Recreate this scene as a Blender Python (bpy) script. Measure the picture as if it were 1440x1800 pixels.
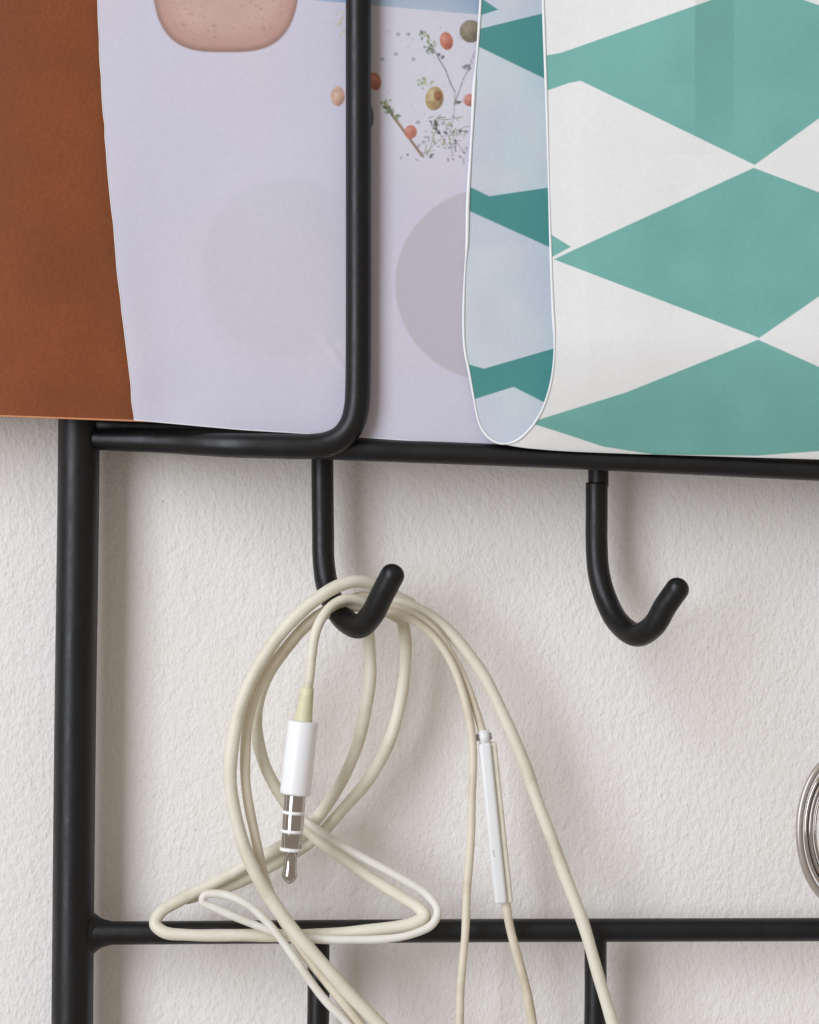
import bpy, math, random
import numpy as np
from mathutils import Vector

random.seed(7); rng = np.random.default_rng(7)
for o in list(bpy.data.objects): bpy.data.objects.remove(o)
scene = bpy.context.scene
COL = scene.collection

# ------------------------------------------------------------------ camera
CAM_D = 400.0                  # mm from the plane of the rack's post
PX = 11.0                      # photo pixels per millimetre in that plane
cam = bpy.data.cameras.new('camera'); camo = bpy.data.objects.new('camera', cam); COL.objects.link(camo)
camo.location = (0, -CAM_D/1000, 0); camo.rotation_euler = (math.radians(90), 0, 0)
cam.sensor_fit = 'VERTICAL'; cam.sensor_height = 24; cam.lens = 24*CAM_D/(1800/PX)
cam.clip_start = 0.005; cam.clip_end = 50
scene.camera = camo
scene.render.resolution_x = 819; scene.render.resolution_y = 1024

# ------------------------------------------------------------------ light: a window to the upper left, a dim room
world = bpy.data.worlds.new('World'); scene.world = world; world.use_nodes = True
bg = world.node_tree.nodes['Background']
bg.inputs[0].default_value = (1.0, 0.88, 0.77, 1); bg.inputs[1].default_value = 0.36
def area(name, loc, target, sx, sy, watts, col):
    l = bpy.data.lights.new(name, 'AREA'); l.shape = 'RECTANGLE'; l.size = sx; l.size_y = sy
    l.energy = watts; l.color = col
    o = bpy.data.objects.new(name, l); COL.objects.link(o); o.location = loc
    o.rotation_euler = (Vector(target)-Vector(loc)).to_track_quat('-Z', 'Y').to_euler()
    return o
area('window_light', (-1.02, -1.36, 0.62), (0, 0, 0.20), 0.80, 2.0, 30, (0.87, 0.935, 1.05))
scene.view_settings.view_transform = 'Standard'; scene.view_settings.look = 'None'
scene.view_settings.exposure = 0.09; scene.view_settings.gamma = 1.0
scene.view_settings.use_curve_mapping = False
scene.render.engine = 'CYCLES'

# ------------------------------------------------------------------ helpers
def P(px, py, d):
    """photo pixel at a given depth (mm behind the post plane) -> world metres"""
    f = (CAM_D+d)/CAM_D/PX/1000
    return ((px-720)*f, d/1000, (900-py)*f)
def MM(pix, d=0): return pix/PX*(CAM_D+d)/CAM_D/1000
def lin(c):
    c = np.asarray(c, float)/255
    return np.where(c <= 0.04045, c/12.92, ((c+0.055)/1.055)**2.4)
def alb(c, k=0.80): return np.clip(lin(c)/k, 0, 0.86)

def empty(name, loc=(0, 0, 0)):
    o = bpy.data.objects.new(name, None); o.empty_display_size = .01; o.location = loc; COL.objects.link(o); return o
def link(name, mesh, mat, parent=None):
    o = bpy.data.objects.new(name, mesh); COL.objects.link(o)
    if mat: mesh.materials.append(mat)
    if parent:
        o.parent = parent
        p = parent; off = Vector((0, 0, 0))
        while p: off += p.location; p = p.parent
        o.location = -off
    return o
def tag(o, label, cat, group=None):
    o['label'] = label; o['category'] = cat
    if group: o['group'] = group
def smooth(me):
    me.polygons.foreach_set('use_smooth', [True]*len(me.polygons)); me.update()

def catmull(pts, n=14):
    p = np.array(pts, float)
    q = np.vstack([2*p[0]-p[1], p, 2*p[-1]-p[-2]])
    out = []
    for i in range(1, len(q)-2):
        a, b, c, d = q[i-1], q[i], q[i+1], q[i+2]
        # centripetal-like tangents
        t01 = max(np.linalg.norm(b[:3]-a[:3]), 1e-9)**.5; t12 = max(np.linalg.norm(c[:3]-b[:3]), 1e-9)**.5
        t23 = max(np.linalg.norm(d[:3]-c[:3]), 1e-9)**.5
        m1 = (c-b)+t12*((b-a)/t01-(c-a)/(t01+t12)); m2 = (c-b)+t12*((d-c)/t23-(d-b)/(t12+t23))
        for k in range(n):
            t = k/n; t2 = t*t; t3 = t2*t
            out.append((2*t3-3*t2+1)*b+(t3-2*t2+t)*m1+(-2*t3+3*t2)*c+(t3-t2)*m2)
    out.append(p[-1]); return np.array(out)

def sweep(pts, sides=20, cap0='flat', cap1='flat', sx=1.0, sy=1.0):
    """pts: N x 4 array (x,y,z,radius) in metres -> mesh data"""
    pts = np.array(pts, float)
    # rounded caps: shrink the last rings
    def rounded(end):
        r = end[0][3]; d = end[0][:3]-end[1][:3]; d /= max(np.linalg.norm(d), 1e-12)
        return [np.append(end[0][:3]+d*r*.92*math.sin(a), r*math.cos(a)) for a in np.linspace(.25, 1.5, 6)]
    if cap0 == 'round': pts = np.vstack([rounded(pts)[::-1], pts])
    if cap1 == 'round': pts = np.vstack([pts, rounded(pts[::-1])])
    c = pts[:, :3]; r = pts[:, 3]
    tan = np.gradient(c, axis=0); tan /= np.maximum(np.linalg.norm(tan, axis=1)[:, None], 1e-12)
    u = np.cross(tan[0], (0, 1, 0))
    if np.linalg.norm(u) < .1: u = np.cross(tan[0], (1, 0, 0))
    u /= np.linalg.norm(u); verts = []; ang = np.linspace(0, 2*math.pi, sides, endpoint=False)
    for i in range(len(c)):
        u = u-tan[i]*np.dot(u, tan[i]); u /= np.linalg.norm(u); v = np.cross(tan[i], u)
        verts.append(c[i]+r[i]*(sx*np.cos(ang)[:, None]*u+sy*np.sin(ang)[:, None]*v))
    verts = np.vstack(verts); n = len(c); faces = []
    for i in range(n-1):
        for k in range(sides):
            a = i*sides+k; b = i*sides+(k+1) % sides
            faces.append((a, b, b+sides, a+sides))
    faces.append(tuple(range(sides))[::-1]); faces.append(tuple(range((n-1)*sides, n*sides)))
    return verts.tolist(), faces
def tube(name, pxpts, width, mat, parent=None, n=14, sides=20, cap0='flat', cap1='flat', straight=False):
    """pxpts: (px, py, depth mm[, width px]) -> swept rod whose drawn width in the photo is `width` px"""
    rows = []
    for q in pxpts:
        w = q[3] if len(q) > 3 else width
        rows.append(P(*q[:3])+(MM(w, q[2])/2,))
    pts = np.array(rows) if straight else catmull(rows, n)
    v, f = sweep(pts, sides, cap0, cap1)
    me = bpy.data.meshes.new(name); me.from_pydata(v, [], f); smooth(me)
    return link(name, me, mat, parent)
def merged(name, parts, mat, parent=None):
    V = []; F = []
    for v, f in parts:
        o = len(V); V += list(v); F += [tuple(i+o for i in q) for q in f]
    me = bpy.data.meshes.new(name); me.from_pydata(V, [], F); smooth(me)
    return link(name, me, mat, parent)

# ------------------------------------------------------------------ materials
def mat(name):
    m = bpy.data.materials.new(name); m.use_nodes = True
    nt = m.node_tree; b = nt.nodes['Principled BSDF']; return m, nt, b
def node(nt, t, **kw):
    n = nt.nodes.new(t)
    for k, v in kw.items(): setattr(n, k, v)
    return n
def noise(nt, coord, scale, detail=3, rough=.5, stretch=None):
    if stretch:
        mp = node(nt, 'ShaderNodeMapping'); mp.inputs['Scale'].default_value = stretch
        nt.links.new(coord, mp.inputs['Vector']); coord = mp.outputs[0]
    n = node(nt, 'ShaderNodeTexNoise'); n.inputs['Scale'].default_value = scale
    n.inputs['Detail'].default_value = detail; n.inputs['Roughness'].default_value = rough
    nt.links.new(coord, n.inputs['Vector']); return n.outputs['Fac']
def ramp(nt, fac, stops):
    r = node(nt, 'ShaderNodeValToRGB'); e = r.color_ramp.elements
    while len(e) < len(stops): e.new(.5)
    for el, (p, c) in zip(e, stops): el.position = p; el.color = (*c, 1)
    nt.links.new(fac, r.inputs[0]); return r.outputs[0]
def bump(nt, h, strength, dist, prev=None):
    b = node(nt, 'ShaderNodeBump'); b.inputs['Strength'].default_value = strength; b.inputs['Distance'].default_value = dist
    nt.links.new(h, b.inputs['Height'])
    if prev: nt.links.new(prev, b.inputs['Normal'])
    return b.outputs[0]
def pos(nt): return node(nt, 'ShaderNodeNewGeometry').outputs['Position']

# painted plaster
M_wall, nt, b = mat('painted_plaster')
p = pos(nt)
base = ramp(nt, noise(nt, p, 60, 4, .6), [(.36, tuple(alb((225, 212, 208)))), (.64, tuple(alb((219, 212, 205))))])
vo = node(nt, 'ShaderNodeTexVoronoi'); vo.inputs['Scale'].default_value = 95; nt.links.new(p, vo.inputs['Vector'])   # sparse specks of grit
spk = ramp(nt, vo.outputs['Distance'], [(.016, (.66, .64, .62)), (.034, (1, 1, 1))])
mx = node(nt, 'ShaderNodeMix', data_type='RGBA', blend_type='MULTIPLY'); mx.inputs[0].default_value = .8
nt.links.new(base, mx.inputs[6]); nt.links.new(spk, mx.inputs[7]); nt.links.new(mx.outputs[2], b.inputs['Base Color'])
b.inputs['Roughness'].default_value = .72
n1 = bump(nt, noise(nt, p, 900, 4, .62, (1, 1, .7)), .52, .0006)
n2 = bump(nt, noise(nt, p, 2300, 2, .5, (1, 1, .6)), .42, .0003, n1)
n3 = bump(nt, noise(nt, p, 190, 2, .5), .25, .0008, n2)
nt.links.new(n3, b.inputs['Normal'])

# black powder coat
M_metal, nt, b = mat('black_powder_coat')
p = pos(nt)
nt.links.new(ramp(nt, noise(nt, p, 160, 3), [(.3, (.0025, .0025, .003)), (.75, (.0045, .0045, .005))]), b.inputs['Base Color'])
b.inputs['Roughness'].default_value = .40; b.inputs['Specular IOR Level'].default_value = .45
nt.links.new(ramp(nt, noise(nt, p, 220, 5, .7), [(.3, (.33, .33, .33)), (.7, (.50, .50, .50))]), b.inputs['Roughness'])
nt.links.new(bump(nt, noise(nt, p, 900, 3), .16, .0002), b.inputs['Normal'])

# kraft card
M_kraft, nt, b = mat('brown_card')
p = pos(nt)
b.inputs['Specular IOR Level'].default_value = .3
mx = node(nt, 'ShaderNodeMix', data_type='RGBA', blend_type='MULTIPLY'); mx.inputs[0].default_value = 1
nt.links.new(ramp(nt, noise(nt, p, 1500, 5, .7), [(.25, (.86, .84, .80)), (.75, (1.1, 1.1, 1.1))]), mx.inputs[6])
nt.links.new(ramp(nt, noise(nt, p, 38, 4, .6), [(.35, tuple(alb((108, 58, 29)))), (.65, tuple(alb((125, 66, 31))))]), mx.inputs[7])
nt.links.new(mx.outputs[2], b.inputs['Base Color'])
b.inputs['Roughness'].default_value = .7
nt.links.new(bump(nt, noise(nt, p, 1700, 3), .35, .0002), b.inputs['Normal'])

def printed(name, rough, coat, grain=.15):
    m, nt, b = mat(name)
    a = node(nt, 'ShaderNodeAttribute', attribute_name='print'); p = pos(nt)
    mx = node(nt, 'ShaderNodeMix', data_type='RGBA', blend_type='MULTIPLY'); mx.inputs[0].default_value = 1
    nt.links.new(a.outputs['Color'], mx.inputs[6])
    nt.links.new(ramp(nt, noise(nt, p, 1300, 4, .7), [(.3, (.94, .94, .95)), (.7, (1, 1, 1))]), mx.inputs[7])
    nt.links.new(mx.outputs[2], b.inputs['Base Color'])
    b.inputs['Roughness'].default_value = rough; b.inputs['Coat Weight'].default_value = coat; b.inputs['Coat Roughness'].default_value = .35
    nt.links.new(bump(nt, noise(nt, p, 1800, 3), grain, .00012), b.inputs['Normal'])
    return m
M_page = printed('printed_page', .55, .08)
M_teal = printed('printed_card', .45, .15)

def plain(name, col, rough=.5, metallic=0, spec=.5, var=.06, scale=300):
    m, nt, b = mat(name); p = pos(nt); c = np.array(col, float)
    nt.links.new(ramp(nt, noise(nt, p, scale, 3), [(.3, tuple(np.clip(c*(1-var), 0, 1))), (.7, tuple(np.clip(c*(1+var), 0, 1)))]), b.inputs['Base Color'])
    b.inputs['Roughness'].default_value = rough; b.inputs['Metallic'].default_value = metallic
    b.inputs['Specular IOR Level'].default_value = spec
    return m
def rubber(name, col, dirt):
    m, nt, b = mat(name); p = pos(nt); c = np.array(col, float)
    nt.links.new(ramp(nt, noise(nt, p, 130, 5, .65), [(.32, tuple(c*np.array(dirt))), (.5, tuple(c)), (.75, tuple(np.clip(c*1.05, 0, 1)))]), b.inputs['Base Color'])
    b.inputs['Roughness'].default_value = .5
    nt.links.new(bump(nt, noise(nt, p, 1500, 3), .2, .0001), b.inputs['Normal']); return m
M_edge = plain('paper_edge', (.84, .86, .86), .6, var=.02)
M_brownedge = plain('card_edge', alb((190, 130, 90)), .7)
M_cable = rubber('yellowed_rubber', alb((205, 201, 184)), (.86, .83, .76))
M_cable2 = rubber('yellowed_thin_rubber', alb((204, 195, 176)), (.84, .80, .72))
M_cable3 = rubber('pale_thin_rubber', alb((211, 209, 198)), (.88, .86, .82))
M_relief = plain('yellow_strain_relief', alb((196, 193, 158)), .5, var=.14, scale=400)
M_white = plain('white_plastic', (.92, .92, .92), .3, var=.01)
M_remote = plain('white_remote_plastic', (.84, .84, .83), .35, var=.01)
M_dark = plain('dark_gap', (.06, .055, .05), .6)
M_groove = plain('grey_seam', (.30, .29, .27), .6)
M_contact = plain('nickel_contact', (.52, .475, .44), .15, 1.0, var=.03)
M_ring = plain('nickel_ring', (.60, .55, .50), .15, 1.0, var=.04)
M_disc = plain('beige_ring', alb((172, 165, 157)), .35, 0.55)
M_ringdark = plain('dark_ring_band', (.022, .02, .018), .4, 0.0, var=.2)  # near-black, non-metal colour of the band filling the gaps between coils
M_cord = plain('dark_cord', (.05, .05, .05), .8)

# ------------------------------------------------------------------ wall
WALL_D = 7.6
def wall():
    s = .9; me = bpy.data.meshes.new('wall')
    y = WALL_D/1000
    me.from_pydata([(-s, y, -s), (s, y, -s), (s, y, s), (-s, y, s)], [], [(0, 1, 2, 3)])
    o = link('wall', me, M_wall); o['kind'] = 'structure'
wall()

# ------------------------------------------------------------------ black wire rack
rack = empty('wire_rack', P(132, 2150, 0))
tag(rack, 'black metal wire rack with post, rails and hooks mounted on the white wall', 'wire rack')
RAIL_D = -8.4
tube('post', [(140, -420, 0), (139, 740, 0), (132, 1300, 0), (127, 1820, 0), (124, 2150, 0)], 73, M_metal, rack, sides=48)
# lower rail with welded fillets at the post
lower = tube('lower_rail', [(120, 1640, 0), (200, 1640, 0), (800, 1636, 0), (1440, 1634, 0), (1900, 1632, 0)], 41, M_metal, rack, sides=32)
wp = catmull([P(x, 1640, 0)+(MM(w)/2,) for x, w in ((150, 82), (162, 77), (169, 66), (178, 53), (190, 45), (204, 40))], 5)
wv, wf = sweep(wp, 32, sy=.55)
merged('weld', [(wv, wf)], M_metal, lower)
# rail that carries the papers: bends back into the post
tube('paper_rail', [(150, 771, 0), (230, 774.5, -2.6), (310, 778, -5.2), (370, 781, -7.2), (430, 783.5, RAIL_D), (640, 791, RAIL_D),
                    (1000, 805, RAIL_D), (1440, 826, RAIL_D), (1900, 846, RAIL_D)], 39, M_metal, rack, sides=32)
# rail behind the papers that the hooks hang from
tube('back_rail', [(140, 745, 0), (1000, 770, 0), (1900, 800, 0)], 36, M_metal, rack, sides=24)
# retaining rod in front of the papers: comes down and turns left into the paper rail
tube('front_rod', [(630, -420, -10.5), (630, 100, -10.5), (630, 600, -10.5), (629, 680, -10.5), (627, 715, -10.5), (619, 745, -10.5), (602, 768, -10.5), (575, 781, -10.5),
                   (540, 785, -10.5), (480, 784.5, -10.4, 44), (420, 783.5, -10.0, 43), (370, 781.3, -8.4, 42), (310, 778.3, -5.6, 39.5), (240, 775, -2.9, 37), (190, 772.5, -1.2, 34), (150, 771, 0, 32)], 44.5, M_metal, rack, sides=36, cap1='round')

def hook(pts, stub=None):
    h = tube('hook', pts, 39, M_metal, rack, sides=28, cap1='round')
    if stub: tube('stub', stub, 36, M_metal, h, sides=24)
    return h
hookL = [(567, 778, 0), (567, 850, 0), (568, 930, -.1), (569, 985, -.6), (575, 1028, -2.0, 40), (589, 1066, -4.6, 41), (609, 1092, -7.4, 42), (632, 1101, -9.8, 43),
         (654, 1080, -12, 43), (673, 1043, -13.6, 43), (690, 1011, -14.6, 43)]
hookR = [(1049, 848, 0), (1049, 900, 0), (1049, 960, -.1), (1053, 1009, -.6), (1066, 1055, -2.2, 40), (1088, 1095, -5.0, 41), (1120, 1116, -8.6, 42), (1149, 1100, -11.4, 42),
         (1170, 1065, -13, 42), (1191, 1035, -14.2, 42)]
hook(hookL)
hook(hookR, [(1052, 778, .3), (1052, 856, .2)])
hook([(x+483, y+14, d, *w) for x, y, d, *w in hookR], [(1535, 792, .3), (1535, 870, .2)])
# the next row hangs from the lower rail
for x0, x1 in ((560, 558), (1047, 1045)):
    hook([(x0, 1640, 0), (x0, 1760, 0), (x1, 1900, -.2), (x1+6, 1960, -1.5), (x1+24, 2010, -4), (x1+55, 2035, -8), (x1+85, 2010, -12), (x1+115, 1955, -14)])

# ------------------------------------------------------------------ printed sheets
def inside(poly, X, Y):
    """soft coverage of a polygon (antialiased over about a pixel)"""
    poly = np.array(poly, float); n = len(poly)
    ins = np.zeros(X.shape, bool); dist = np.full(X.shape, 1e9)
    for i in range(n):
        x0, y0 = poly[i]; x1, y1 = poly[(i+1) % n]
        c = ((y0 > Y) != (y1 > Y)) & (X < (x1-x0)*(Y-y0)/((y1-y0) if y1 != y0 else 1e-9)+x0)
        ins ^= c
        dx, dy = x1-x0, y1-y0; L = dx*dx+dy*dy+1e-9
        t = np.clip(((X-x0)*dx+(Y-y0)*dy)/L, 0, 1)
        dist = np.minimum(dist, np.hypot(X-x0-t*dx, Y-y0-t*dy))
    return np.clip(.5+np.where(ins, dist, -dist)/1.6, 0, 1)
def mixc(C, m, col): C[...] = C*(1-m[..., None])+np.asarray(col)*m[..., None]
def vnoise(X, Y, s, seed):
    r = np.random.default_rng(seed); G = r.random((64, 64))
    x = X/s; y = Y/s; xi = np.floor(x).astype(int); yi = np.floor(y).astype(int); fx = x-xi; fy = y-yi
    fx = fx*fx*(3-2*fx); fy = fy*fy*(3-2*fy)
    g = lambda i, j: G[np.mod(i, 64), np.mod(j, 64)]
    return (g(xi, yi)*(1-fx)+g(xi+1, yi)*fx)*(1-fy)+(g(xi, yi+1)*(1-fx)+g(xi+1, yi+1)*fx)*fy
def grid_mesh(name, V, C, material, parent):
    h, w, _ = V.shape
    idx = np.arange(h*w).reshape(h, w)
    q = np.stack([idx[:-1, :-1], idx[1:, :-1], idx[1:, 1:], idx[:-1, 1:]], -1).reshape(-1, 4)
    me = bpy.data.meshes.new(name)
    me.vertices.add(h*w); me.vertices.foreach_set('co', V.reshape(-1).astype(np.float32))
    me.loops.add(q.size); me.loops.foreach_set('vertex_index', q.reshape(-1).astype(np.int32))
    me.polygons.add(len(q)); me.polygons.foreach_set('loop_start', np.arange(0, q.size, 4, dtype=np.int32))
    me.update(calc_edges=True); smooth(me)
    if C is not None:
        at = me.color_attributes.new('print', 'FLOAT_COLOR', 'POINT')
        at.data.foreach_set('color', np.concatenate([C, np.ones((h, w, 1))], -1).reshape(-1).astype(np.float32))
    return link(name, me, material, parent)
def PV(X, Y, D):
    f = (CAM_D+D)/CAM_D/PX/1000
    return np.stack([(X-720)*f, D/1000, (900-Y)*f], -1)

# --- brown card, hindmost
card = empty('brown_card', P(240, 745, -7.4))
tag(card, 'plain brown card sheet standing behind the printed page at the left end', 'card')
v = np.linspace(0, 1, 60)[:, None]; u = np.linspace(0, 1, 121)[None, :]
X = -420+u*960+v*0; Yb = 731+(X+0)*.036; Y = -430+v*(Yb+430)
Dk = -6.4-.3*v-1.3*np.exp(-((X-40)/150)**2)+.15*np.sin(u*9+v*3)
grid_mesh('sheet', PV(X, Y, Dk), None, M_kraft, card)
tube('edge', [(X[-1, i], Y[-1, i], Dk[-1, i]) for i in range(0, 121, 8)]+[(X[-1, -1], Y[-1, -1], Dk[-1, -1])], 3.2, M_brownedge, card, n=4, sides=8)

# --- printed page
alb_white = alb
def alb(c, k=1.03): return np.clip(lin(c)/k, 0, .86)      # dull uncoated paper
page = empty('printed_page', P(560, 765, -8.3))
tag(page, 'white printed page with food pictures and pale circles held behind the upright black rod', 'page')
le_y = np.array([-430, 0, 120, 250, 380, 480, 560, 600, 650, 700, 738.]); le_x = np.array([166, 172, 176, 186, 199, 207, 215, 221, 228, 233, 236.])
be_x = np.array([150, 236, 420, 600, 840, 930, 1250.]); be_y = np.array([732, 738, 755, 766, 783, 788, 806.])
cols = np.concatenate([np.linspace(0, 330, 120, endpoint=False), np.linspace(330, 620, 290, endpoint=False), np.linspace(620, 1000, 130)])/1000.
rows = np.concatenate([np.linspace(-430, -10, 60, endpoint=False), np.linspace(-10, 310, 320, endpoint=False), np.linspace(310, 738, 200)])
rv = (rows+430)/(738+430)
Yr = rows[:, None]+0*cols[None, :]
XL = (np.interp(rows, le_y, le_x)+1.6*(vnoise(rows, rows*0, 22, 61)-.5)+2.2*(vnoise(rows, rows*0, 70, 62)-.5))[:, None]; X = XL+cols[None, :]*(1200-XL)
bot = np.interp(X, be_x, be_y)
Y = np.where(Yr > 300, 300+(Yr-300)*(bot-300)/(738-300), Yr)
e = np.clip((X-XL)/90, 0, 1)
D = -8.25-.45*np.exp(-((X-XL)/45)**2)*np.clip((Y-150)/500, 0, 1) - .12*np.sin(X/140+Y/260)-.25*np.exp(-((X-260)/60)**2-((Y-650)/60)**2)
D = D+.42*(vnoise(X, Y, 180, 51)-.5)*e-.12*np.clip(1-np.abs((X-590)*.8+(Y-625)*-.6)/10, 0, 1)*np.clip(1-np.abs((X-590)*.6+(Y-625)*.8)/55, 0, 1)
C = np.empty(X.shape+(3,)); C[:] = alb((209, 205, 218))
mixc(C, .5*np.clip((vnoise(X, Y, 150, 3)-.5)*1.6, 0, 1), alb((218, 207, 213)))
def ell(cx, cy, rx, ry, ang=0, soft=1.0):
    c, s = math.cos(ang), math.sin(ang); dx = X-cx; dy = Y-cy
    q = np.sqrt(((dx*c+dy*s)/rx)**2+((-dx*s+dy*c)/ry)**2)
    return np.clip(.5+(1-q)*min(rx, ry)/(1.6*soft), 0, 1), q
# faint printed circles
m, q = ell(475, 480, 118, 160, .1, 22); mixc(C, m*.25, alb((206, 196, 208)))
m, q = ell(385, 440, 60, 70, .3, 30); mixc(C, m*.22, alb((218, 196, 210)))
m, q = ell(505, 470, 150, 158, 0, 5); mixc(C, m*.4, alb((200, 198, 208)))
m, q = ell(862, 500, 167, 168, 0, 2.2); mixc(C, m*.85, alb((190, 184, 188)))
# pink rounded stone at the top
q = ((np.abs(X-397)/130.)**3.2+(np.clip(Y+70, 0, 999)/162.)**3.0)**(1/3.1)
m = np.clip(.5+(1-q)*60, 0, 1); tone = vnoise(X, Y, 26, 5)*.5+vnoise(X, Y, 9, 6)*.3
col = alb((208, 172, 158))*(1-.0*q[..., None])
col = col*(1-.14*tone[..., None])
k = np.clip((q-.72)/.28, 0, 1)[..., None]; col = col*(1-k)+alb((186, 142, 128))*k
k = np.clip((q-.93)/.05, 0, 1)[..., None]; col = col*(1-k*.7)+alb((140, 112, 100))*k*.7
C[...] = C*(1-m[..., None])+col*m[..., None]
sp = (vnoise(X, Y, 5, 12) > .86) & (q < .9); mixc(C, sp*.35, alb((150, 110, 100)))
# blue strip at the top
line = (X-548)*.088
m = np.clip((line-Y)/2+.5, 0, 1)*np.clip((X-550)/3, 0, 1); blue = alb((150, 172, 196))*(.9+.2*vnoise(X, Y, 40, 8)[..., None])
C[...] = C*(1-m[..., None])+blue*m[..., None]
# pale food picture
m, q = ell(745, 150, 110, 150, 0, 50); mixc(C, m*.5, alb((220, 219, 220)))
def stick(x0, y0, x1, y1, w, col, a=1., gap=0):
    dx, dy = x1-x0, y1-y0; L = math.hypot(dx, dy); t = np.clip(((X-x0)*dx+(Y-y0)*dy)/L/L, 0, 1)
    d = np.hypot(X-x0-t*dx, Y-y0-t*dy); m = np.clip(.5+(w-d)/1.8, 0, 1)*a
    if gap: m = m*(np.sin(t*L/gap) > -.35)
    mixc(C, m, alb(col))
def fruit(cx, cy, rx, ry, a, base, dark, light):
    m, q = ell(cx, cy, rx, ry, a, 1.4); c = alb(base)+0*X[..., None]
    sh = np.clip((X-cx)/rx*.5+(Y-cy)/ry*.5, 0, 1)[..., None]; c = c*(1-sh)+alb(dark)*sh
    hl = np.exp(-(((X-cx)/rx+.35)**2+((Y-cy)/ry+.3)**2)*5)[..., None]; c = c*(1-hl*.45)+alb(light)*hl*.45
    c = c*(.82+.36*vnoise(X, Y, 5, int(cx))[..., None])
    C[...] = C*(1-m[..., None])+c*m[..., None]
def herb(cx, cy, rx, ry, ang, n, colset, seed):
    r = random.Random(seed)
    for _ in range(n):
        t = r.uniform(-1, 1); s = r.gauss(0, .45)
        x = cx+math.cos(ang)*t*rx-math.sin(ang)*s*ry; y = cy+math.sin(ang)*t*rx+math.cos(ang)*s*ry
        m, q = ell(x, y, r.uniform(2, 4.2), r.uniform(1.3, 2.6), r.uniform(0, 3), 1.2); mixc(C, m*r.uniform(.5, .9), alb(r.choice(colset)))
G = [(96, 120, 78), (120, 140, 96), (70, 92, 66), (150, 155, 110)]
GR = [(110, 112, 104), (140, 142, 128), (86, 96, 84), (170, 168, 140), (120, 110, 120)]
herb(598, 40, 22, 9, 1.45, 14, [(205, 196, 160), (190, 184, 160), (215, 205, 175)], 1)
stick(676, 182, 742, 274, 2.6, (176, 150, 132)); stick(690, 205, 745, 276, 1.3, (120, 104, 92), .8)
for a in ((758, 78, 772, 104), (772, 104, 784, 124), (784, 124, 792, 146), (792, 146, 800, 162)): stick(*a, 1.2, (126, 116, 120), .8)
for a in ((834, 92, 826, 118), (826, 118, 814, 140), (814, 140, 806, 164), (806, 164, 800, 178)): stick(*a, 1.2, (140, 134, 142), .8)
for a in ((800, 165, 798, 205), (798, 205, 790, 240), (790, 240, 796, 272), (770, 215, 752, 272), (765, 222, 790, 262), (742, 274, 772, 246), (780, 212, 815, 268), (800, 180, 822, 178), (775, 240, 812, 236)): stick(*a, .9, (158, 152, 146), .75)
rt = random.Random(77)
for _ in range(26):
    x, y = rt.uniform(742, 818), rt.uniform(205, 278); a = rt.uniform(0, 6.3); l = rt.uniform(5, 13)
    stick(x, y, x+l*math.cos(a), y+l*math.sin(a), rt.uniform(.6, 1.1), rt.choice([(150, 146, 128), (120, 124, 108), (176, 166, 146)]), .8)
for _ in range(16):
    x, y = rt.uniform(672, 812), rt.uniform(48, 205); m, q = ell(x, y, rt.uniform(1, 2.4), rt.uniform(1, 2), 0, 1.6); mixc(C, m*rt.uniform(.2, .6), alb((160, 160, 170)))
herb(752, 72, 22, 10, 1.1, 26, G, 2); herb(684, 192, 22, 10, .95, 30, G, 3); herb(748, 144, 12, 10, 0, 16, [(150, 165, 120), (120, 140, 90), (190, 196, 150)], 4)
herb(776, 243, 40, 56, 1.57, 60, GR, 5); herb(765, 222, 14, 6, 1.1, 14, [(50, 58, 52), (80, 92, 80)], 6); herb(800, 256, 10, 3, 1.6, 6, [(70, 80, 76)], 7)
herb(822, 118, 9, 9, 0, 9, [(110, 110, 124), (90, 96, 104)], 8); herb(803, 180, 7, 5, 0, 6, [(90, 84, 84), (120, 90, 90)], 9); herb(776, 100, 6, 5, 1, 6, [(100, 104, 112)], 10)
for x, y in ((718, 60), (696, 95), (672, 104), (727, 104), (700, 60), (735, 215), (745, 250)):
    m, q = ell(x, y, 3.6, 3, 0, 2); mixc(C, m*.75, alb((140, 146, 164)))
fruit(785, 72, 11.5, 16, -.2, (190, 116, 92), (150, 74, 60), (236, 176, 160))
fruit(828, 55, 20, 20, 0, (132, 120, 100), (84, 76, 70), (176, 164, 140))
fruit(659, 143, 11, 16, -.2, (192, 122, 98), (160, 84, 68), (232, 180, 160))
fruit(594, 169, 12.5, 17.5, 0, (204, 166, 142), (150, 112, 92), (226, 204, 190))
fruit(651, 205, 6, 19, 0, (120, 112, 124), (80, 76, 92), (150, 146, 156))
fruit(764, 173, 16, 21, .15, (176, 152, 104), (110, 76, 50), (226, 214, 180)); fruit(770, 168, 7, 9, 0, (150, 98, 60), (90, 56, 44), (190, 140, 90))
fruit(826, 176, 11, 11, 0, (192, 122, 102), (142, 80, 68), (236, 190, 180)); fruit(722, 232, 11, 12, .2, (190, 118, 96), (150, 82, 68), (232, 182, 168))
grid_mesh('sheet', PV(X, Y, D), C, M_page, page)
tube('edge', [(X[i, 0], Y[i, 0], D[i, 0]) for i in range(0, len(rows), 12)]+[(X[-1, 0], Y[-1, 0], D[-1, 0])], 1.7, M_edge, page, n=3, sides=8)
tube('edge', [(X[-1, i], Y[-1, i], D[-1, i]) for i in range(0, len(cols), 18)], 1.8, M_edge, page, n=3, sides=8)

alb = alb_white
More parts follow.
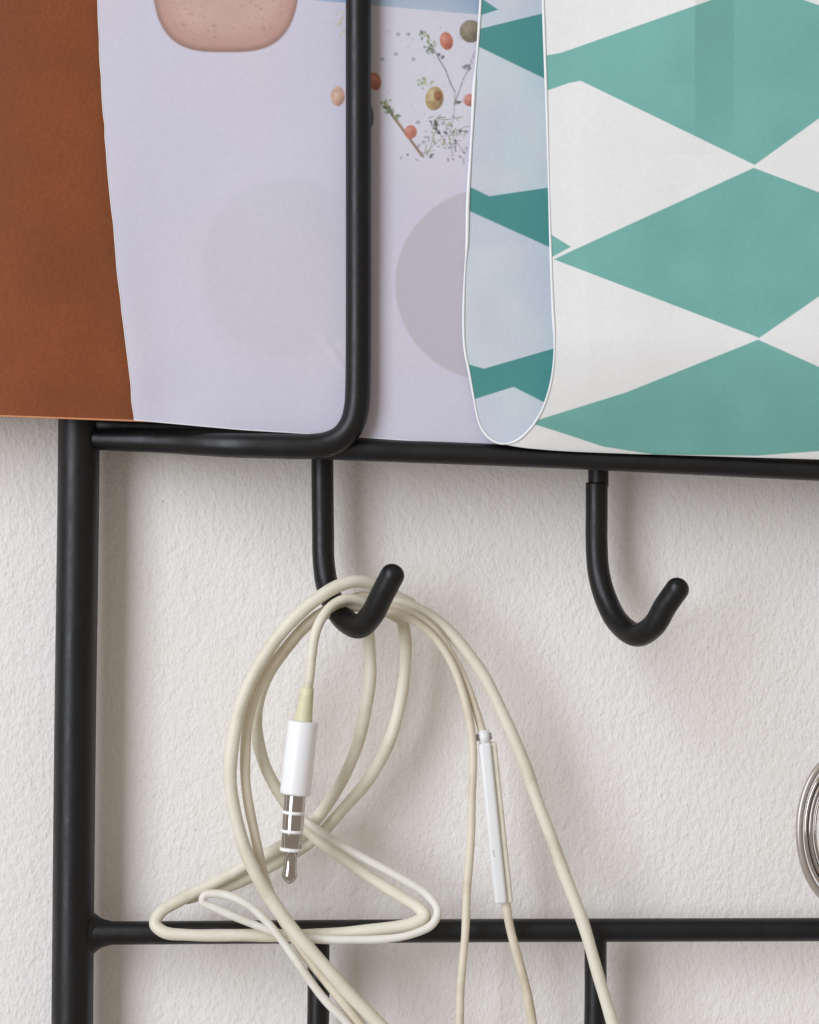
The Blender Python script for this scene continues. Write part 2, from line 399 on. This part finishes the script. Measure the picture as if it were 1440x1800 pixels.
# --- teal diamond card folded up from the bottom: front panel, round fold, back panel
fold = empty('patterned_card', P(1200, 800, -11))
tag(fold, 'glossy white card with teal diamonds, curled round at its bottom, at the right end', 'card')
FR, BK = -16.4, -9.1
left = [(953, -430, FR), (954, -200, FR), (955, 0, FR), (957, 60, FR), (960, 150, FR), (963, 250, FR), (967, 400, FR), (972, 540, FR), (975, 600, FR), (973, 645, -15.6), (965, 688, -14.4), (950, 727, -13.0),
        (930, 756, -11.8), (907, 775, -11.0), (884, 780, -10.6), (864, 773, -10.3), (846, 752, -9.8), (837, 722, -9.5), (833, 700, -9.4), (825, 655, -9.2), (817, 612, BK), (815, 560, BK), (818, 470, BK), (821, 432, BK),
        (823, 350, BK), (831, 210, BK), (834, 150, BK), (840, 80, BK), (845, 0, BK), (852, -200, BK), (858, -430, BK)]
LE = catmull(left, 60)
seg = np.concatenate([[0], np.cumsum(np.hypot(np.diff(LE[:, 0]), np.diff(LE[:, 1]))+np.abs(np.diff(LE[:, 2]))*6)])
ib = np.argmax(LE[:, 1]); 
sv = []
def rng_s(y0, y1, step, a, b):          # samples of the edge between two indices, spaced by arc length
    s0, s1 = seg[a], seg[b]; return np.linspace(s0, s1, max(2, int((s1-s0)/step)), endpoint=False)
i0 = int(np.argmin(np.abs(LE[:ib, 1]+10))); j0 = ib+int(np.argmin(np.abs(LE[ib:, 1]+10)))
S = np.concatenate([rng_s(0, 0, 8, 0, i0), rng_s(0, 0, 1.15, i0, j0), rng_s(0, 0, 8, j0, len(seg)-1), [seg[-1]]])
xl = np.interp(S, seg, LE[:, 0]); yl = np.interp(S, seg, LE[:, 1]); dl = np.interp(S, seg, LE[:, 2])
RIGHT = 1760.
# column positions in px from the left edge: fine while in view, coarse beyond
T = np.concatenate([np.arange(0, 500, 1.35), np.linspace(500, 800, 50)])/800.
X = xl[:, None]+T[None, :]*(RIGHT-xl[:, None])
w = np.clip((yl-470)/300, 0, 1); w = (w*w*(3-2*w))[:, None]
off = X-xl[:, None]
g = 13*(1-np.exp(-off/45))+.030*np.clip(X-950, 0, 999)
Y = yl[:, None]+g*w
front = (S < seg[ib])[:, None]
D = dl[:, None]+0*X
# a soft upright dent, shaped to give the upper front a shadow-like band, and a gentle belly
cr = np.where(X < 1222, np.clip((X-985)/237, 0, 1)**1.5, np.clip(1-(X-1222)/68, 0, 1))
cr = cr*np.clip((270-Y)/230, 0, 1)**.8
D = D-np.where(front, 1.05*cr+.5*np.sin(np.clip((X-960)/800, 0, 1)*math.pi)*np.clip((700-Y)/500, 0, 1), 0)
D = D+np.where(front, .55*(vnoise(X, Y, 210, 41)-.5)+.22*(vnoise(X, Y*.35, 75, 42)-.5), .3*(vnoise(X, Y, 110, 43)-.5))*np.clip(off/60, 0, 1)
C = np.empty(X.shape+(3,)); C[:] = alb((228, 217, 213))
TE = (alb((105, 162, 153))*(.95+.1*vnoise(X, Y, 60, 21)[..., None]))
for poly in ([(940, 100), (962, 97), (986, 93), (1250, 0), (1330, -29), (1760, 120), (1440, 208), (1327, 290), (1021, 142), (1000, 146), (940, 167)],
             [(974, 456), (1005, 441), (1325, 295), (1440, 338), (1640, 420), (1440, 521), (1335, 594)],
             [(930, 743), (1100, 690), (1333, 597), (1440, 645), (1760, 770), (1440, 793), (1330, 801), (1150, 799), (1060, 785), (985, 760)],
             [(940, 400), (972, 414), (1004, 434), (974, 450), (940, 463)],
             [(940, -60), (1060, -170), (1330, -330), (1760, -180), (1330, -33), (1100, -110)]):
    mixc(C, inside(poly, X, Y)*front, TE)
C_shade = np.empty(X.shape+(3,)); C_shade[:] = alb((182, 187, 196)); TE_shade = alb((62, 129, 125))  # back panel: shade inside the fold painted in as bluer white, darker teal
mixc(C_shade, np.clip(vnoise(X, Y, 70, 31)*1.7-.5, 0, 1)*.8, alb((180, 194, 197))); mixc(C_shade, np.clip(vnoise(X, Y, 45, 33)*1.6-.7, 0, 1)*.7, alb((194, 195, 196)))
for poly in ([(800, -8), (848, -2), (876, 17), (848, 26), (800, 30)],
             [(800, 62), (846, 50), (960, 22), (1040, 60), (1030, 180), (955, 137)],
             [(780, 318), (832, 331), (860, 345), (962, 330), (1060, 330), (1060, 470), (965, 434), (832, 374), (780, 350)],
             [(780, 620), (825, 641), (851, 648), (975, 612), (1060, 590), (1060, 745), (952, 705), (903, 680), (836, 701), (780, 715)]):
    mixc(C_shade, inside(poly, X, Y), TE_shade)
C = np.where(front[..., None], C, C_shade)
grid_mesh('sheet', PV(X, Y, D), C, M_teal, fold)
re_ = np.random.default_rng(9)
ed = [(LE[i, 0], LE[i, 1], LE[i, 2], 3.4+2.4*float(vnoise(np.array([i*1.]), np.array([0.]), 55, 71)[0])+(1.6 if 130 < LE[i, 1] < 440 and LE[i, 0] < 900 else 0)) for i in range(0, len(LE), 6)]
tube('edge', ed, 5.0, M_edge, fold, n=2, sides=10)

# ------------------------------------------------------------------ earphones hung on the left hook
ear = empty('earphones', P(640, 1060, -6))
tag(ear, 'tangled cream earphone cable with white jack plug looped over the left hook', 'earphones')
NC = [0]
def cable(pts, w, m=None):
    NC[0] += 1; ph = NC[0]*1.7
    rows = np.array([P(*q[:3])+(MM(w*.94, q[2])/2,) for q in pts]); c = catmull(rows, 10)
    L = np.concatenate([[0], np.cumsum(np.linalg.norm(np.diff(c[:, :3], axis=0), axis=1))])*1000
    k = .065/1000                                             # a tenth of a millimetre of kink
    c[:, 0] += k*(np.sin(L/2.3+ph)+.8*np.sin(L/5.1+ph*2)); c[:, 2] += k*(np.sin(L/2.9+ph*3)+.8*np.sin(L/6.3+ph))
    c[:, 3] *= 1+.035*np.sin(L/3.7+ph)+.025*np.sin(L/1.3+ph*2)
    v, f = sweep(c, 18, 'round', 'round'); me = bpy.data.meshes.new('cable'); me.from_pydata(v, [], f); smooth(me)
    return link('cable', me, m or M_cable, ear)
# A: outer loop on the left, runs down to the lower right
cable([(720, 1062, -2.2), (690, 1046, -3.6), (655, 1027, -6.5), (622, 1022, -8), (590, 1031, -8.6), (556, 1052, -9), (510, 1094, -9.4), (465, 1152, -9.6), (428, 1228, -9.6), (410, 1300, -9.4), (405, 1365, -9.2), (412, 1428, -9.0),
       (432, 1495, -9.0), (462, 1556, -9.2), (503, 1618, -9.4), (556, 1682, -9.5), (606, 1738, -9.3), (650, 1782, -9.0), (700, 1835, -8.6), (760, 1900, -8)], 25)
# A2: thinner lead beside it, passes beneath and comes out on the lower side
cable([(716, 1080, -2.6), (680, 1060, -4), (640, 1048, -6), (602, 1060, -7), (556, 1084, -7.3), (502, 1138, -7.5), (458, 1205, -7.4), (434, 1275, -7.2), (431, 1340, -7.0), (437, 1410, -6.8), (452, 1485, -6.7),
       (466, 1546, -6.6), (488, 1604, -6.6), (525, 1662, -6.8), (566, 1715, -7.2), (604, 1762, -7.4), (640, 1808, -7.2), (690, 1880, -7)], 19, M_cable2)
# B: inner left loop, behind the plug, right turn at the rail, along the rail, left turn and back up (C)
cable([(706, 1088, -3.4), (672, 1070, -4.4), (636, 1064, -5.6), (596, 1070, -6.2), (545, 1096, -5.8), (496, 1148, -5.0), (462, 1208, -4.2), (450, 1268, -3.6), (460, 1325, -3.0), (484, 1382, -2.2), (514, 1430, -1.6), (548, 1466, -1.2), (596, 1503, -1.2), (650, 1542, -1.6),
       (702, 1574, -2.4), (738, 1597, -3.4), (746, 1609, -4.0), (728, 1621, -4.2), (690, 1630, -4.2), (630, 1638, -4.2), (560, 1643, -4.2), (480, 1645, -4.2), (400, 1644, -4.2), (330, 1642, -4.1), (288, 1638, -3.8), (272, 1624, -3.2), (282, 1604, -2.4), (320, 1581, -1.4),
       (380, 1550, -.6), (440, 1518, -.2), (500, 1485, -.2), (548, 1446, -.6), (590, 1393, -1.4), (620, 1332, -2.0), (640, 1265, -2.6), (650, 1195, -3.0), (649, 1140, -3.4), (648, 1095, -4.2), (655, 1062, -5.0)], 23)
# D: the other returning strand, right of C
cable([(676, 1050, -4.0), (696, 1068, -3.2), (709, 1100, -2.6), (714, 1146, -2.2), (708, 1212, -1.8), (690, 1290, -1.2), (652, 1362, -.6), (606, 1420, .2), (560, 1468, 1.2), (505, 1506, 1.6), (450, 1537, 1.6), (405, 1556, 1.4), (362, 1568, 1.2), (330, 1578, .9)], 23)
# E: thin lead: right turn outside B, back along the rail, small loop at the left, then down to the right
cable([(534, 1440, -3.2), (560, 1460, -3.2), (592, 1480, -3.2), (648, 1512, -3.4), (708, 1545, -3.8), (752, 1574, -4.4), (769, 1600, -5.2), (760, 1624, -6.0), (728, 1641, -6.3), (680, 1651, -6.3), (610, 1653, -6.3), (545, 1649, -6.3), (480, 1637, -6.3), (428, 1618, -6.3), (384, 1598, -6.3), (358, 1584, -6.2),
       (361, 1573, -6.2), (390, 1572, -6.4), (430, 1588, -7.0), (470, 1622, -7.6), (506, 1668, -8.2), (540, 1716, -8.4), (576, 1762, -8.4), (612, 1800, -8.3), (660, 1860, -8)], 15.5, M_cable3)
# R1..R3: the strands that fall to the right of the hook
cable([(640, 1050, -5.4), (676, 1056, -4.6), (712, 1063, -4.2), (752, 1080, -4.2), (796, 1115, -4.4), (842, 1176, -4.8), (880, 1246, -5.2), (918, 1334, -5.4), (954, 1430, -5.6), (988, 1524, -5.8), (1018, 1606, -6.2), (1046, 1692, -6.8), (1070, 1775, -7.2), (1092, 1850, -7.4)], 23)
r2 = [(650, 1062, -5.8), (690, 1066, -5.8), (728, 1080, -5.8), (768, 1112, -5.8), (804, 1170, -5.8), (832, 1232, -5.8), (852, 1298, -5.8), (858, 1330, -5.8)]
cable(r2, 15, M_cable2)
cable([(655, 1080, -6.2), (690, 1078, -6.4), (724, 1089, -6.6), (760, 1116, -6.8), (793, 1164, -6.8), (816, 1222, -6.8), (828, 1284, -6.8), (831, 1360, -6.8), (829, 1450, -6.6), (823, 1550, -6.4), (816, 1650, -6.4), (810, 1740, -6.4), (806, 1840, -6.4)], 15.5, M_cable2)
cable([(886, 1560, -5.6), (892, 1600, -5.4), (899, 1640, -5.2), (912, 1692, -4.6), (926, 1742, -4), (937, 1800, -3.6), (944, 1850, -3.4)], 17, M_cable2)
# P: the plug's own strand
cable([(668, 1078, -5.2), (640, 1058, -7.2), (610, 1052, -8.4), (586, 1062, -9.4), (568, 1084, -10.6), (556, 1112, -11.2), (549, 1150, -11.6), (544, 1190, -11.8), (538, 1222, -11.8)], 18)
# jack plug
plug = empty('plug', (0, 0, 0)); plug.parent = ear; plug.location = -Vector(ear.location)
def lathe_px(name, a, b, prof, m, parent, d=-11.8, sides=36):
    """a, b: pixel axis ends; prof: (t along the axis, width px)"""
    rows = [P(a[0]+(b[0]-a[0])*t, a[1]+(b[1]-a[1])*t, d)+(MM(w, d)/2,) for t, w in prof]
    v, f = sweep(np.array(rows), sides); me = bpy.data.meshes.new(name); me.from_pydata(v, [], f); smooth(me)
    return link(name, me, m, parent)
ax0, ax1 = (541, 1208), (508, 1553)
def ax(y): t = (y-ax0[1])/(ax1[1]-ax0[1]); return (ax0[0]+(ax1[0]-ax0[0])*t-4*math.sin(math.pi*t)-0, y)
lathe_px('strain_relief', ax(1208), ax(1270), [(0, 10), (.01, 21), (.06, 22.5), (.5, 27), (.9, 31), (1, 32)], M_relief, plug)
lathe_px('sleeve', ax(1267), ax(1397), [(0, 30), (.002, 49), (.012, 52.5), (.03, 53.5), (.5, 54), (.96, 54.5), (.985, 53.5), (.996, 50), (1, 38)], M_white, plug)
c = lathe_px('contact', ax(1395), ax(1553), [(0, 37), (.03, 38), (.2, 38), (.205, 38), (.42, 37.5), (.64, 37), (.645, 34), (.66, 26), (.70, 23), (.80, 23), (.87, 25), (.905, 28), (.93, 26.5), (.955, 22), (.98, 14), (.995, 7), (1, 2)], M_contact, plug)
for y in (1428, 1461, 1493):
    lathe_px('insulating_ring', ax(y-3), ax(y+3), [(0, 37), (.08, 39.3), (.5, 39.6), (.92, 39.3), (1, 37)], M_white, c)
# in-line remote
def rbox(name, a, b, wx, dy, d, m, parent, bev=.3):
    pa, pb = Vector(P(*a, d)), Vector(P(*b, d)); ax_ = (pb-pa); L = ax_.length; z = ax_.normalized()
    y = Vector((0, 1, 0)); x = y.cross(z).normalized()
    hw, hd = MM(wx, d)/2, dy/2000; r = min(hw, hd)*bev
    V = []; F = []; prof = []
    for cx, cy, a0 in ((hw-r, hd-r, 0), (-hw+r, hd-r, 90), (-hw+r, -hd+r, 180), (hw-r, -hd+r, 270)):
        for k in range(5):
            t = math.radians(a0+k*22.5); prof.append((cx+r*math.cos(t), cy+r*math.sin(t)))
    n = len(prof)
    for t, s in ((0, .80), (.006, .95), (.015, 1), (.985, 1), (.994, .95), (1, .80)):
        for (u, w_) in prof: V.append(tuple(pa+z*(L*t)+x*(u*s)+y*(w_*s)))
    for i in range(5):
        for k in range(n): F.append((i*n+k, i*n+(k+1) % n, (i+1)*n+(k+1) % n, (i+1)*n+k))
    F.append(tuple(range(n))[::-1]); F.append(tuple(range(5*n, 6*n)))
    me = bpy.data.meshes.new(name); me.from_pydata(V, [], F); smooth(me)
    o = link(name, me, m, parent); return o
rem = empty('inline_remote', (0, 0, 0)); rem.parent = ear; rem.location = -Vector(ear.location)
rbox('front_shell', (852, 1306), (881, 1587), 22, 2.2, -6.0, M_remote, rem, .55)
rbox('back_shell', (867, 1305), (896, 1586), 12, 2.0, -5.4, M_cable, rem, .7)
rbox('seam', (861.5, 1307), (891, 1585), 4, 1.6, -5.5, M_groove, rem)
tube('collar', [(849, 1284, -5.8), (854, 1308, -5.8)], 21, M_remote, rem, straight=True)
for x, y in ((839.5, 1296), (861, 1293)): tube('clip', [(x-1, y-5, -6.2), (x+1, y+6, -6.2)], 7, M_groove, rem, straight=True)
tube('microphone_hole', [(867, 1494, -7.0), (869, 1506, -7.0)], 2.6, M_groove, rem, straight=True)

# ------------------------------------------------------------------ key ring at the right edge, hung by a cord from the next hook
key = empty('key_ring', P(1490, 1330, -7))
tag(key, 'nickel key ring with nested coils cut by the right edge of the picture', 'key ring')
def ring(name, rx, ry, w, d, m, sy=1.0, cx=1482, cy=1459, flat=1.0):
    pts = []
    for k in range(97):
        t = 2*math.pi*k/96; pts.append(P(cx+rx*math.cos(t), cy+ry*math.sin(t), d+3.2*math.cos(t))+(MM(w, d)/2,))
    v, f = sweep(np.array(pts), 16, sx=1.0, sy=flat)
    me = bpy.data.meshes.new(name); me.from_pydata(v, [], f[:-2]); smooth(me); return link(name, me, m, key)
ring('outer_band', 77, 132, 13, -7.0, M_disc)
ring('coil', 66, 117, 5.5, -8.0, M_ring)
ring('coil', 58, 107, 5.5, -7.4, M_ring)
ring('inner_band', 60, 108, 22, -5.2, M_ringdark, flat=.5)
ring('coil', 49, 96, 5.0, -6.6, M_ring)
tube('hanging_cord', [(1470, 1352, -8), (1484, 1335, -9.2), (1497, 1230, -9), (1560, 1120, -7.5), (1600, 1092, -7.4), (1625, 1120, -7), (1560, 1240, -6.6), (1500, 1335, -5), (1490, 1352, -5)], 14, M_cord, key)
